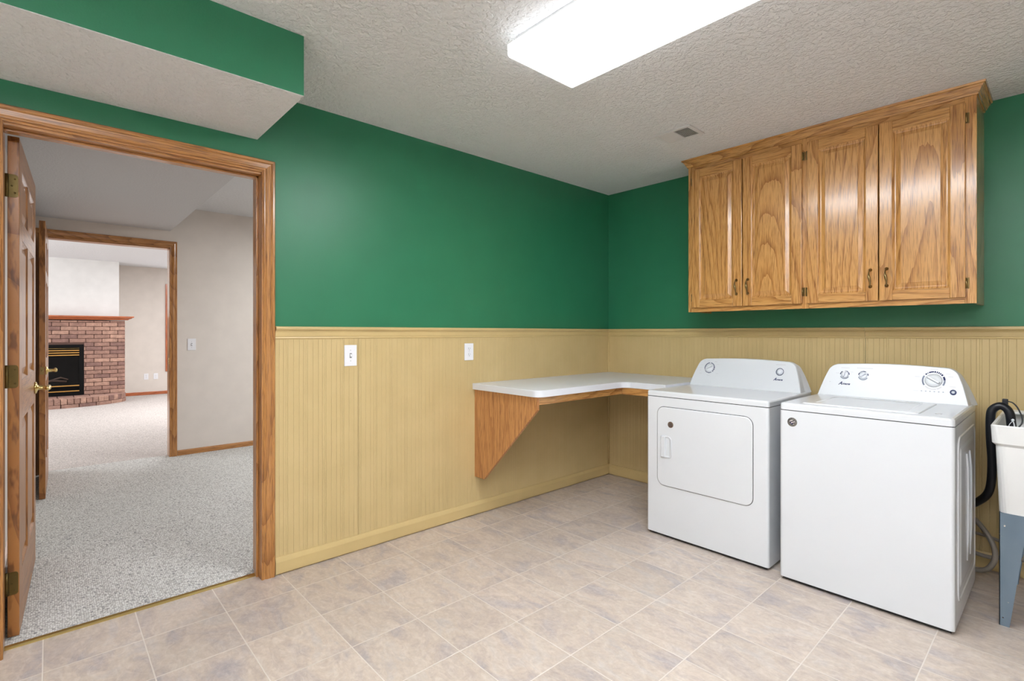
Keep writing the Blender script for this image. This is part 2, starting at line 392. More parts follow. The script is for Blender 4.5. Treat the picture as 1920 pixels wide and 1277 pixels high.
b = MB(); b.box(HX, -T-0.006, HL-0.1, HL, 0, HC, 'cream'); struct(b, 'wall_hall_left', 'off-white hall wall behind the open doors', 'wall')
b = MB(); b.box(HX-0.11, -T, 1.6, 1.7, 0, HC, 'cream'); struct(b, 'wall_hall_end', 'off-white end wall of the hall, out of view', 'wall')
b = MB(); casing(D2a, D2b, 2.082, HX, 1, 'trim', b)
tr = struct(b, 'trim_6', 'oak casing around the second doorway to the fireplace room', 'door casing')
b = MB(); b.box(HX-0.115, HX+0.002, D2b, D2b+0.014, 0, 2.082, 'trimZ'); b.box(HX-0.115, HX+0.002, D2a-0.014, D2a, 0, 2.082, 'trimZ'); b.box(HX-0.115, HX+0.002, D2a, D2b, 2.072, 2.086, 'trimY')
b.build('door_jamb', tr)
b = MB(); b.box(HX-0.02, HX-0.006, D2b-0.0025, D2b, 0.93, 0.99, 'brass', 0.001); b.build('strike_plate', tr)
hb = [(HX, 0.0), (HX+0.012, 0.0), (HX+0.012, 0.045), (HX+0.008, 0.058), (HX, 0.062)]
b = MB(); b.prism(hb, 'Y', D2b+0.068, 1.6, 'trimY'); struct(b, 'baseboard_hall', 'low oak baseboard on the off-white hall wall', 'baseboard')
b = MB(); b.prism([(HL, 0.0), (HL+0.012, 0.0), (HL+0.012, 0.05), (HL, 0.062)], 'X', HX+0.09, -T-0.03, 'trimX'); struct(b, 'baseboard_hall_left', 'low oak baseboard behind the open hall doors', 'baseboard')
# ---- fireplace room
FX = -9.6; FC = 2.54
b = MB(); b.box(FX, HX-0.10, -7.5, 1.6, -0.05, 0.008, 'carpet_far'); struct(b, 'floor_far', 'pale pinkish carpet of the fireplace room', 'carpet')
b = MB(); b.box(FX-0.1, HX-0.11, -7.6, 1.7, FC, FC+0.1, 'ceil_far'); struct(b, 'ceiling_far', 'white ceiling of the fireplace room', 'ceiling')
b = MB(); b.box(FX-0.1, FX, -7.6, 1.7, -0.05, FC, 'cream'); struct(b, 'wall_far', 'off-white far wall beside the fireplace', 'wall')
b = MB(); b.box(FX, HX-0.11, 1.6, 1.7, 0, FC, 'cream'); struct(b, 'wall_far_right', 'off-white side wall of the fireplace room, out of view', 'wall')
b = MB(); b.box(FX, HX-0.11, -7.6, -7.5, 0, FC, 'cream'); struct(b, 'wall_far_left', 'off-white side wall of the fireplace room, hidden', 'wall')
b = MB(); b.box(FX, -9.03, -4.60, -2.695, 1.535, FC, 'white_paint'); b.box(FX, -9.05, -4.60, -2.66, 0, 1.45, 'cream'); struct(b, 'wall_chimney', 'white painted chimney breast above the mantel', 'chimney breast')
b = MB(); b.box(FX, FX+0.014, -2.66, 1.6, 0.008, 0.07, 'mantelY', 0.003); struct(b, 'baseboard_far', 'reddish wood baseboard right of the fireplace', 'baseboard')
# window at the far wall, only its left casing shows
wn = thing('window_1', (FX, -1.2, 0.46), 'reddish wood framed window, left casing showing past the doorway', 'window', kind='structure')
b = MB()
b.box(FX, FX+0.022, -1.905, -1.835, 0.46, 2.225, 'mantelZ', 0.003); b.box(FX, FX+0.022, -0.6, -0.53, 0.46, 2.225, 'mantelZ', 0.003)
b.box(FX, FX+0.021, -1.835, -0.6, 2.155, 2.225, 'mantelY', 0.003); b.box(FX, FX+0.021, -1.835, -0.6, 0.46, 0.53, 'mantelY', 0.003)
b.build('window_frame', wn)
b = MB(); b.box(FX+0.001, FX+0.006, -1.835, -0.6, 0.53, 2.155, emit('daylit_pane', (0.85, 0.93, 1, 1), 1.2)); b.build('window_pane', wn)

# ================================================================== DOORS
def panel_door(b, L, Ht, th, face_y, pre='door'):
    """six-panel door lying along -x from 0 to -L, front face at y=face_y looking to +y"""
    st = 0.115; mu = 0.10; zr = [(0.0, 0.235), (0.86, 1.03), (1.62, 1.70), (Ht-0.115, Ht)]
    y0 = face_y-th; V = pre+'Z'; Hh = pre+'X'
    xs = [(0, -st), (-L/2+mu/2, -L/2-mu/2), (-L+st, -L)]
    for a, c in (xs[0], xs[2]): b.box(c, a, y0, face_y, 0, Ht, V, 0.0015, 1)
    for z0, z1 in zr: b.box(-L+st, -st, y0, face_y, z0, z1, Hh, 0.001, 1)
    for (z0, z1) in ((zr[0][1], zr[1][0]), (zr[1][1], zr[2][0]), (zr[2][1], zr[3][0])):
        b.box(xs[1][1], xs[1][0], y0, face_y, z0, z1, V, 0.001, 1)
        for xa, xb in ((-L/2+mu/2, -st), (-L+st, -L/2-mu/2)):
            def rg(i, y): return [(xa+i, y, z0+i), (xb-i, y, z0+i), (xb-i, y, z1-i), (xa+i, y, z1-i)]
            for s_, f in ((1, face_y), (-1, y0)):
                b.rings([rg(-0.001, f-s_*0.001), rg(0.008, f-s_*0.009), rg(0.014, f-s_*0.012), rg(0.045, f-s_*0.004)], V, cap0=False)
def lever(parent, x, y, z, dirx):
    b = MB()
    b.lathe([(0.0, 0), (0.031, 0), (0.033, 0.003), (0.028, 0.008), (0.014, 0.012), (0.011, 0.022), (0.010, 0.045), (0.013, 0.050), (0.013, 0.062), (0.004, 0.066)], (x, y, z), (0, 1, 0), 'brass')
    P = [(x, y+0.054, z), (x+dirx*0.02, y+0.056, z+0.004), (x+dirx*0.045, y+0.056, z+0.002), (x+dirx*0.07, y+0.055, z-0.005), (x+dirx*0.09, y+0.054, z-0.004), (x+dirx*0.104, y+0.053, z+0.004), (x+dirx*0.108, y+0.052, z+0.012)]
    b.tube(P, 0.007, 'brass', 10, radii=[0.010, 0.009, 0.0075, 0.007, 0.0075, 0.008, 0.004])
    tag(b.build('door_handle', parent), 'brass lever handle')
def door_leaf(name, org, L, Ht, rz, label, lat_z):
    r = thing(name, org, label, 'door', kind='structure')
    th = 0.035
    b = MB(); panel_door(b, L, Ht, th, 0.0)
    p = b.build('door_leaf', None); p.parent = r; p.rotation_euler.z = rz
    return r, p
r1, p1 = door_leaf('door_1', (-0.137, -3.732, 0.012), 0.90, 2.022, math.radians(-2.2), 'open six-panel oak door beside the near doorway, brass lever and bronze hinges', 0.93)
lever(p1, -0.835, 0.0, 0.935, 1)
for hz in (0.17, 1.005, 1.775):
    b = MB()
    prof = rrect(-0.034, -0.003, hz, hz+0.092, [0.001, 0.011, 0.011, 0.001])
    b.prism(prof, 'X', 0.0, 0.0028, 'hinge')
    b.tube([(0.004, -0.037, hz), (0.004, -0.037, hz+0.092)], 0.0062, 'hinge', 10)
    for sz in (0.018, 0.046, 0.074): b.lathe([(0, 0.0), (0.0035, 0), (0.002, 0.001)], (0.0028, -0.013 if sz != 0.046 else -0.022, hz+sz), (1, 0, 0), 'hinge', 10)
    tag(b.build('hinge', p1), 'dull bronze hinge')
r2, p2 = door_leaf('door_2', (-3.25, -3.662, 0.012), 0.885, 2.055, math.radians(180), 'second open six-panel oak door, seen edge-on behind the near one', 0.95)
# second door: leaf runs from hinge at the far wall back towards the viewer
p2.data.transform(Matrix.Scale(-1, 4, (1, 0, 0))); p2.data.flip_normals(); p2.rotation_euler.z = math.radians(-1.0); r2.location = (-3.25, -3.648, 0.012)
lever(p2, 0.885-0.065, 0.0, 0.945, -1)
b = MB(); b.box(0.885, 0.8865, -0.030, -0.006, 0.92, 0.975, 'abrass', 0.0005); b.lathe([(0, 0), (0.007, 0), (0.006, 0.008), (0, 0.009)], (0.8865, -0.018, 0.947), (1, 0, 0), 'abrass', 12)
tag(b.build('latch', p2), 'small dark latch plate on the door edge')

# ================================================================== SWITCHES AND OUTLETS
def wall_plate(name, x, yc, zc, kind, label, cat, wdt=0.073, hgt=0.118, group=None):
    r = thing(name, (x, yc, zc), label, cat, group)
    b = MB(); b.box(x, x+0.006, yc-wdt/2, yc+wdt/2, zc-hgt/2, zc+hgt/2, 'plate', 0.0022); b.build('cover_plate', r)
    if kind == 'switch':
        b = MB(); b.box(x+0.005, x+0.0068, yc-0.006, yc+0.006, zc-0.013, zc+0.013, 'seamgrey')
        b.prism([(x+0.006, zc-0.008), (x+0.006, zc+0.008), (x+0.016, zc-0.001), (x+0.015, zc-0.008)], 'Y', yc-0.0045, yc+0.0045, 'plate'); b.build('toggle', r)
        scr = (0.03, -0.03)
    else:
        for k, dz in enumerate((0.0195, -0.0195)):
            b = MB(); b.prism(rrect(yc-0.0165, yc+0.0165, zc+dz-0.014, zc+dz+0.014, 0.009), 'X', x+0.006, x+0.0075, 'plate')
            for dy, hh in ((-0.006, 0.0045), (0.006, 0.0035)): b.box(x+0.0074, x+0.0078, yc+dy-0.001, yc+dy+0.001, zc+dz+0.001-hh+0.003, zc+dz+0.001+hh+0.003, 'slot')
            b.lathe([(0, 0), (0.0024, 0), (0.0024, 0.0004), (0, 0.0004)], (x+0.0074, yc, zc+dz-0.007), (1, 0, 0), 'slot', 10)
            b.build('receptacle', r)
        scr = (0,)
    for dz in scr:
        b = MB(); b.lathe([(0, 0), (0.003, 0), (0.002, 0.0012), (0, 0.0013)], (x+0.006, yc, zc+dz), (1, 0, 0), 'faint', 10); b.build('screw', r)
    return r
wall_plate('light_switch', 0.006, -2.388, 1.112, 'switch', 'white light switch on the beige beadboard beside the doorway', 'light switch')
wall_plate('wall_outlet', 0.006, -1.551, 1.112, 'outlet', 'white duplex outlet on the beige beadboard above the counter end', 'outlet', 0.074, 0.114)
wall_plate('light_switch', HX, -2.572, 1.121, 'switch', 'white light switch on the off-white hall wall', 'light switch')
wall_plate('wall_outlet', FX, -2.223, 0.37, 'outlet', 'white outlet on the far wall, the one nearer the fireplace', 'outlet', group='outlets beside the fireplace')
wall_plate('wall_outlet', FX, -2.065, 0.37, 'outlet', 'white outlet on the far wall, the one farther from the fireplace', 'outlet', group='outlets beside the fireplace')

# ================================================================== CEILING LIGHT AND VENT
lx0, lx1, ly0, ly1 = 1.192, 2.43, -2.262, -1.862
r = thing('ceiling_light', ((lx0+lx1)/2, (ly0+ly1)/2, CEIL), 'long rectangular fluorescent ceiling light, switched on', 'ceiling light')
b = MB(); b.box(lx0+0.02, lx1-0.02, ly0+0.03, ly1-0.03, 2.412, CEIL-0.0005, 'vent', 0.003); b.build('housing', r)
b = MB()
def dr(i, z): return [(p[0], p[1], z) for p in rrect(lx0+i, lx1-i, ly0+i, ly1-i, 0.006, 3)]
b.rings([dr(0.0, 2.414), dr(0.0, 2.372), dr(0.004, 2.364), dr(0.012, 2.362)], 'diffuser_side', cap1=False)
b.rings([dr(0.012, 2.362), dr(0.10, 2.3615)], 'diffuser', cap0=False)
tag(b.build('diffuser', r), 'glowing white acrylic diffuser')
vx0, vx1, vy0, vy1 = 1.01, 1.25, -0.895, -0.715
r = thing('ceiling_vent', ((vx0+vx1)/2, (vy0+vy1)/2, CEIL), 'small white louvred ceiling vent near the wall cabinet', 'vent')
b = MB()
for a in ((vx0, vx1, vy0, vy0+0.022), (vx0, vx1, vy1-0.022, vy1), (vx0, vx0+0.022, vy0+0.022, vy1-0.022), (vx1-0.022, vx1, vy0+0.022, vy1-0.022), (1.126, 1.134, vy0+0.022, vy1-0.022)):
    b.box(a[0], a[1], a[2], a[3], CEIL-0.007, CEIL-0.0005, 'vent', 0.001)
b.build('frame', r)
b = MB(); b.box(vx0+0.02, vx1-0.02, vy0+0.02, vy1-0.02, CEIL-0.002, CEIL-0.0008, 'vdark'); b.build('duct_opening', r)
def slats(x0, x1, n, tilt):
    b = MB()
    for k in range(n):
        xc = x0+(k+.5)*(x1-x0)/n
        b.prism([(xc-0.0022*1-tilt, CEIL-0.0065), (xc+0.0005-tilt, CEIL-0.0065), (xc+0.0022+tilt, CEIL-0.002), (xc-0.0005+tilt, CEIL-0.002)], 'Y', vy0+0.02, vy1-0.02, 'vent')
    return b
o = slats(vx0+0.022, 1.126, 13, 0.0028).build('louvre', r)
o = slats(1.134, vx1-0.022, 11, -0.0028).build('louvre', r)

# ================================================================== WALL CABINET
cx0, cx1, cf = 0.925, 2.432, -0.31
r = thing('wall_cabinet', (cx0, 0, 1.385), 'wide oak wall cabinet with four raised-panel doors above the washer and dryer', 'cabinet')
b = MB(); zb = 1.384
b.box(cx0, cx0+0.016, cf+0.019, -0.0005, zb, 2.44, 'oakZ'); b.box(cx1-0.016, cx1, cf+0.019, -0.0005, zb, 2.44, 'oakZ')
b.box(cx0+0.016, cx1-0.016, cf+0.019, -0.0005, zb+0.012, zb+0.028, 'oakX'); b.box(cx0+0.016, cx1-0.016, -0.01, -0.0005, zb+0.028, 2.44, 'oakZ')
b.box(cx0+0.016, cx1-0.016, cf+0.019, -0.01, 2.42, 2.44, 'oakX')
b.build('cabinet_body', r)
b = MB()
for a, c in ((cx0, 0.968), (1.655, 1.695), (2.388, cx1)): b.box(a, c, cf, cf+0.019, zb, 2.449, 'oakZ', 0.001, 1)
for a, c in ((0.968, 1.655), (1.695, 2.388)):
    b.box(a, c, cf, cf+0.019, zb, 1.428, 'oakX', 0.001, 1); b.box(a, c, cf, cf+0.019, 2.35, 2.449, 'oakX', 0.001, 1)
b.build('face_frame', r)
crown = [(0, 2.398), (-0.006, 2.399), (-0.008, 2.407), (-0.012, 2.411), (-0.020, 2.428), (-0.024, 2.431), (-0.026, 2.438), (-0.034, 2.441), (-0.036, CEIL-0.0005), (0, CEIL-0.0005)]
b = MB()
def cr(x, yy, sx, sy): return [(x+sx*-p[0], yy+sy*p[0], p[1]) for p in crown]
b.rings([cr(cx0, -0.001, -1, 0), cr(cx0, cf, -1, 1)], 'oakY'); b.rings([cr(cx0, cf, -1, 1), cr(cx1, cf, 1, 1)], 'oakX'); b.rings([cr(cx1, cf, 1, 1), cr(cx1, -0.001, 1, 0)], 'oakY')
b.build('crown_moulding', r)
DZ0, DZ1 = 1.414, 2.368
def cab_door(x0, x1, hside):
    b = MB(); yf = cf-0.0195; y1 = cf-0.0005; st = 0.058
    for a, c in ((x0, x0+st), (x1-st, x1)): b.box(a, c, yf, y1, DZ0, DZ1, 'oakZ', 0.003, 2)
    b.box(x0+st, x1-st, yf, y1, DZ0, DZ0+st-0.006, 'oakX', 0.0025, 2); b.box(x0+st, x1-st, yf, y1, DZ1-st, DZ1, 'oakX', 0.0025, 2)
    d = b.build('cabinet_door', r)
    b = MB(); xa, xb, za, zb_ = x0+st, x1-st, DZ0+st-0.006, DZ1-st
    def rg(i, y): return [(xa+i, y, za+i), (xb-i, y, za+i), (xb-i, y, zb_-i), (xa+i, y, zb_-i)]
    b.rings([rg(-0.001, yf+0.001), rg(0.006, yf+0.006), rg(0.009, yf+0.010), rg(0.014, yf+0.0105), rg(0.034, yf+0.003), rg(0.036, yf+0.0015)], 'oakZ', cap0=False)
    b.build('raised_panel', d)
    hx = x1-0.034 if hside == 'R' else x0+0.034
    b = MB(); z0, z1 = 1.486, 1.588; zc = (z0+z1)/2
    for z in (z0+0.006, z1-0.006):
        b.lathe([(0, 0), (0.0085, 0), (0.009, 0.003), (0.006, 0.007), (0.0045, 0.014)], (hx, yf, z), (0, -1, 0), 'abrass', 14)
    pts = []; rad = []
    for k in range(13):
        u = k/12; z = z0+0.004+(z1-z0-0.008)*u
        pts.append((hx+0.003*math.sin(2*PI*u), yf-0.012-0.014*math.sin(PI*u)**0.8, z)); rad.append(0.0032+0.0036*math.sin(PI*u)**4 + (0.0012 if k in (0, 12) else 0))
    b.tube(pts, 0.004, 'abrass', 10, radii=rad)
    tag(b.build('handle', d), 'curved antique brass pull')
    hi = x0 if hside == 'R' else x1; s_ = -1 if hside == 'R' else 1
    for z in (1.458, 2.268):
        b = MB(); b.box(min(hi, hi+s_*0.013), max(hi, hi+s_*0.013), cf-0.003, cf, z, z+0.052, 'abrass', 0.001)
        b.tube([(hi+s_*0.003, cf-0.012, z+0.004), (hi+s_*0.003, cf-0.012, z+0.048)], 0.0045, 'abrass', 8)
        b.box(min(hi, hi+s_*0.006), max(hi, hi+s_*0.006), cf-0.012, cf-0.002, z+0.006, z+0.046, 'abrass')
        b.build('hinge', d)
cab_door(0.960, 1.3065, 'R'); cab_door(1.3115, 1.660, 'L'); cab_door(1.690, 2.0375, 'R'); cab_door(2.0425, 2.392, 'L')

# ================================================================== CORNER COUNTER
r = thing('corner_counter', (0.006, -1.516, 0.0), 'L-shaped white corner counter on an oak bracket and apron', 'counter')
ct, cbt = 0.897, 0.857
def arc(cx, cy, rad, a0, a1, n=8): return [(cx+rad*math.cos(math.radians(a0+(a1-a0)*k/n)), cy+rad*math.sin(math.radians(a0+(a1-a0)*k/n))) for k in range(n+1)]
xo, yo, xi, yi = 0.635, -1.518, 0.635, -0.66
out = [(0.0065, -0.0065), (0.0065, yo)] + arc(xo-0.055, yo+0.055, 0.055, -90, 0) + arc(xo+0.06, yi-0.06, 0.06, 180, 90) + [(0.955, yi), (0.955, -0.0065)]
b = MB()
def ro(z, i):
    # outline with a small offset used for the softened top edge
    res = []
    for (x, y) in out:
        res.append((x - (i if x > 0.1 and y < -0.02 else 0) * (1 if x >= 0.5 and not (x > 0.66 and y > yi-0.03) else 0), y + (i if (y < yi-0.62 and x < xo-0.0) or (x > 0.64 and abs(y-yi) < 0.05) else 0), z))
    return res
b.rings([ro(cbt, 0), ro(ct-0.0025, 0), ro(ct, 0.0025)], 'laminate')
tag(b.build('countertop', r), 'white laminate L-shaped top with rounded corners')
b = MB(); b.prism([(0.0065, 0.262), (0.106, 0.262), (0.606, 0.778), (0.606, cbt-0.0003), (0.0065, cbt-0.0003)], 'Y', -1.50, -1.481, 'panel_oak', 0.0015); b.build('support_bracket', r)
b = MB(); b.box(0.588, 0.606, -1.4805, -0.635, 0.808, cbt-0.0003, 'oakY', 0.001, 1); b.box(0.606, 0.955, -0.653, -0.635, 0.808, cbt-0.0003, 'oakX', 0.001, 1)
b.build('apron', r)

# ================================================================== WASHER AND DRYER
def text_mesh(txt, size, shear, mat, parent, f, name='lettering', spacing=1.0, bold=0.0):
    """lettering laid on a surface: f maps (u, v, height) to a world point"""
    cu = bpy.data.curves.new(name, 'FONT'); cu.body = txt; cu.size = size; cu.shear = shear; cu.extrude = 0.0003; cu.align_x = 'LEFT'
    cu.space_character = spacing; cu.offset = bold
    o = bpy.data.objects.new(name, cu); me = bpy.data.meshes.new_from_object(o)
    bpy.data.objects.remove(o); bpy.data.curves.remove(cu)
    off = Vector(parent['org_'])
    for v in me.vertices: v.co = Vector(f(v.co.x, v.co.y, v.co.z+0.0005)) - off
    me.materials.clear(); me.materials.append(M[mat])
    q = bpy.data.objects.new(name, me); C.objects.link(q); q.parent = parent; q['org_'] = list(off)
    return q
CY0, CZ0, CY1, CZ1 = -0.378, 0.884, -0.305, 1.072
cn = Vector((0, -(CZ1-CZ0), (CY1-CY0))).normalized()
def cp(x, z, h=0.0):
    y = CY0+(z-CZ0)/(CZ1-CZ0)*(CY1-CY0); return Vector((x, y, z)) + cn*h
def console(x0, x1, r):
    W = x1-x0; zt = 1.064; n = 10
    def outline(e):
        P = [(x0-e, CZ0)]
        P += [(x0+0.012-e*.8, CZ0+0.05), (x0+0.026-e*.6, CZ0+0.10)]
        for k in range(n+1):
            a = math.radians(162-72*k/n); P.append((x0+0.094+0.056*math.cos(a)-e*.4, zt-0.056+0.056*math.sin(a)-0.000))
        for k in range(1, 12):
            u = k/12; P.append((x0+0.094+(W-0.188)*u, zt+0.009*math.sin(PI*u)))
        for k in range(n+1):
            a = math.radians(90-72*k/n); P.append((x1-0.094+0.056*math.cos(a)+e*.4, zt-0.056+0.056*math.sin(a)))
        P += [(x1-0.026+e*.6, CZ0+0.10), (x1-0.012+e*.8, CZ0+0.05), (x1+e, CZ0)]
        return P
    O = outline(0.0); O2 = outline(0.02); O1 = outline(0.003)
    cxm = (x0+x1)/2
    ringF = [cp(cxm+(x-cxm)*0.990, CZ0+(z-CZ0)*0.985, 0.0) for x, z in O]
    ringA = [cp(x, z, -0.006) for x, z in O]
    ringM = [Vector((x, -0.318+(z-CZ0)*0.18, z-0.001)) for x, z in O1]
    ringB = [Vector((x, -0.258, CZ0+(z-CZ0)*0.93)) for x, z in O2]
    b = MB(); b.rings([ringF, ringA, ringM, ringB], 'plastic', smooth=False)
    return b.build('control_console', r)
def arcs(b, x, z, r0, r1, segs, mat, h=0.0009):
    for a0, a1 in segs:
        n = max(2, int(abs(a1-a0)/6)); 
        inn = []; ou = []
        for k in range(n+1):
            a = math.radians(a0+(a1-a0)*k/n)
            inn.append((x+r0*math.cos(a), z+r0*math.sin(a))); ou.append((x+r1*math.cos(a), z+r1*math.sin(a)))
        P = ou+inn[::-1]
        b.rings([[cp(p[0], p[1], -0.0003) for p in P], [cp(p[0], p[1], h) for p in P]], mat, cap0=False)
def dial(parent, x, z, rad, ang, mat='plastic'):
    b = MB(); o = cp(x, z, 0)
    b.lathe([(0, 0), (rad, 0), (rad*1.0, 0.004), (rad*0.9, 0.007), (rad*0.55, 0.008), (0, 0.008)], o, cn, mat, 32)
    if ang is not None:
        # grip bar across the dial
        a = math.radians(ang); d = Vector((math.cos(a), 0, math.sin(a)))
        ux = Vector((1, 0, 0)); uz = cn.cross(ux)*-1; uz = uz if uz.z > 0 else -uz
        d = ux*math.cos(a)+uz*math.sin(a); s_ = ux*-math.sin(a)+uz*math.cos(a)
        def q(l, w, h): return [o+cn*h+d*(sx*l)+s_*(sy*w) for sx, sy in ((-1, -1), (1, -1), (1, 1), (-1, 1))]
        b.rings([q(rad*0.86, rad*0.20, 0.005), q(rad*0.80, rad*0.13, 0.019), q(rad*0.76, rad*0.09, 0.020)], mat)
    return b.build('dial', parent)
def faint_marks(b, items):
    for x, z, wd, hh in items:
        P = [(x-wd/2, z-hh/2), (x+wd/2, z-hh/2), (x+wd/2, z+hh/2), (x-wd/2, z+hh/2)]
        b.rings([[cp(p[0], p[1], -0.0002) for p in P], [cp(p[0], p[1], 0.0005) for p in P]], 'faint', cap0=False)
def brand(parent, x, z, k=1.0):
    f = lambda u, v, h: cp(x+u, z+v, h)
    text_mesh('A', 0.023*k, 0.45, 'navy', parent, f, bold=0.0007)
    g = lambda u, v, h: cp(x+0.0165*k+u, z+0.001+v, h)
    text_mesh('mana', 0.0155*k, 0.45, 'navy', parent, g, bold=0.0005, spacing=1.08)
def body(b, x0, x1, y0, y1, z0, z1, rad=0.014):
    P = rrect(x0, x1, y0, y1, [rad, rad, 0.004, 0.004], 5); b.prism(P, 'Z', z0, z1, 'enamel')

# ---- dryer
dx0, dx1, dy0, dy1 = 0.961, 1.686, -0.887, -0.245
r = thing('clothes_dryer', ((dx0+dx1)/2, (dy0+dy1)/2, 0), 'white front-loading dryer between the corner counter and the washer', 'dryer')
b = MB(); body(b, dx0, dx1, dy0, dy1, 0.018, 0.849); b.build('cabinet_body', r)
b = MB(); b.box(dx0+0.012, dx1-0.012, dy0+0.012, dy1-0.02, 0.006, 0.0178, 'gap'); b.build('underside_shade', r)  # dark inset box stands in for the shade under the dryer
b = MB(); b.box(dx0+0.004, dx1-0.004, dy0+0.004, dy1-0.004, 0.8492, 0.8530, 'gap'); b.build('seam', r)
for fx in (dx0+0.06, dx1-0.06):
    for fy in (dy0+0.06, dy1-0.06):
        b = MB(); b.lathe([(0, 0), (0.018, 0), (0.018, 0.006), (0.008, 0.008), (0.008, 0.018)], (fx, fy, 0), (0, 0, 1), 'gap', 14); b.build('foot', r)
b = MB(); P0 = rrect(dx0, dx1, dy0, dy1, [0.016, 0.016, 0.006, 0.006], 5)
def shr(P, i): 
    mx = (min(p[0] for p in P)+max(p[0] for p in P))/2; my = (min(p[1] for p in P)+max(p[1] for p in P))/2
    hx = (max(p[0] for p in P)-min(p[0] for p in P))/2; hy_ = (max(p[1] for p in P)-min(p[1] for p in P))/2
    return [(mx+(p[0]-mx)*(hx-i)/hx, my+(p[1]-my)*(hy_-i)/hy_) for p in P]
b.rings([[(x, y, 0.853) for x, y in P0], [(x, y, 0.876) for x, y in P0], [(x, y, 0.882) for x, y in shr(P0, 0.003)], [(x, y, 0.8845) for x, y in shr(P0, 0.010)]], 'enamel')
b.build('top_panel', r)
# door
DX0, DX1, DZa, DZb = 1.036, 1.606, 0.316, 0.791
b = MB()
def fr(e, y, rad=0.045): return [(p[0], y, p[1]) for p in rrect(DX0-e, DX1+e, DZa-e, DZb+e, rad+e, 8)]
b.rings([fr(0.0028, dy0-0.0006), fr(0.0028, dy0+0.002)], 'gap'); b.build('door_gap_shade', r)  # dark slab behind the door, painted as the shaded gap round it
b = MB(); b.rings([fr(0, dy0-0.0001), fr(0, dy0-0.003), fr(-0.003, dy0-0.005), fr(-0.006, dy0-0.0055)], 'enamel'); dd = b.build('dryer_door', r)
yf = dy0-0.0055
b = MB()
def hr(x0, x1, z0, z1, rr_, y): return [(p[0], y, p[1]) for p in rrect(x0, x1, z0, z1, rr_, 5)]
b.rings([hr(1.064, 1.094, 0.487, 0.618, 0.006, yf+0.001), hr(1.064, 1.094, 0.487, 0.618, 0.006, yf-0.006), hr(1.068, 1.091, 0.492, 0.613, 0.005, yf-0.011)], 'plastic')
b.rings([hr(1.090, 1.134, 0.487, 0.618, [0.002, 0.016, 0.022, 0.002], yf+0.001), hr(1.090, 1.132, 0.489, 0.616, [0.002, 0.016, 0.022, 0.002], yf-0.004),
         hr(1.0935, 1.130, 0.492, 0.613, [0.002, 0.014, 0.020, 0.002], yf-0.004), hr(1.0945, 1.120, 0.500, 0.605, [0.002, 0.012, 0.016, 0.002], yf-0.0003)], 'plastic')
b.build('door_handle', dd)
b = MB(); b.lathe([(0, 0), (0.0185, 0), (0.0185, 0.0007), (0.017, 0.0011), (0, 0.0011)], (1.127, yf, 0.689), (0, -1, 0), 'badge2', 32)
for k, (wd) in enumerate((0.012, 0.020, 0.024, 0.026, 0.022)):
    z = 0.699-k*0.0048; b.box(1.127-wd/2, 1.127+wd/2, yf-0.0014, yf-0.001, z-0.0008, z+0.0008, 'badge_dk')
tag(b.build('sticker', dd), 'round bronze sticker')
con = console(0.966, 1.672, r)
b = MB(); cz = 1.003
dk = [(96, 196), (202, 206), (214, 220), (224, 232), (236, 243), (247, 256), (263, 276), (280, 288), (292, 299), (313, 330), (334, 352), (356, 380), (384, 398), (402, 412), (416, 428), (432, 442)]
arcs(b, 1.092, cz, 0.031, 0.0350, [dk[0]], 'navy'); arcs(b, 1.092, cz, 0.0300, 0.0352, dk[1:], 'navy')
b.build('dial_markings', con); b = MB()
arcs(b, 1.540, 1.0, 0.0195, 0.0225, [(0, 360)], 'navy'); b.build('button_ring', con); b = MB()
faint_marks(b, [(1.05, 1.046, 0.012, 0.002), (1.078, 1.048, 0.016, 0.002), (1.13, 1.045, 0.018, 0.003), (1.145, 1.028, 0.014, 0.002), (1.035, 1.02, 0.01, 0.002), (1.03, 1.0, 0.01, 0.002), (1.03, 0.985, 0.012, 0.002), (1.035, 0.965, 0.016, 0.002), (1.09, 0.954, 0.02, 0.002), (1.15, 0.968, 0.014, 0.002), (1.54, 1.043, 0.055, 0.003)])
b.build('printed_text', con)
dial(con, 1.092, cz, 0.027, 28, 'plastic')
b = MB(); b.lathe([(0, 0), (0.0185, 0), (0.0185, 0.004), (0.013, 0.006), (0.0125, 0.008), (0.011, 0.010), (0, 0.0105)], cp(1.540, 1.0), cn, 'ltblue', 28); b.build('start_button', con)
brand(con, 1.510, 0.948)

# ---- washer
wx0, wx1, wy0, wy1 = 1.750, 2.421, -0.916, -0.245
r = thing('washing_machine', ((wx0+wx1)/2, (wy0+wy1)/2, 0), 'white top-loading washing machine right of the dryer', 'washing machine')
b = MB(); body(b, wx0, wx1, wy0, wy1, 0.018, 0.852); b.build('cabinet_body', r)
b = MB(); b.box(wx0+0.012, wx1-0.012, wy0+0.012, wy1-0.02, 0.006, 0.0178, 'gap'); b.build('underside_shade', r)  # shadowed gap below the washer, made as a dark inset box
b = MB(); b.box(wx0+0.004, wx1-0.004, wy0+0.004, wy1-0.004, 0.8522, 0.8558, 'gap'); b.build('seam', r)
for fx in (wx0+0.06, wx1-0.06):
    for fy in (wy0+0.06, wy1-0.06):
        b = MB(); b.lathe([(0, 0), (0.018, 0), (0.018, 0.006), (0.008, 0.008), (0.008, 0.018)], (fx, fy, 0), (0, 0, 1), 'gap', 14); b.build('foot', r)
b = MB()
def sp(e, x, y0=-0.835, y1=-0.285, z0=0.10, z1=0.80): return [(x, p[0], p[1]) for p in rrect(y0+e, y1-e, z0+e, z1-e, 0.05-e*0.5, 6)]
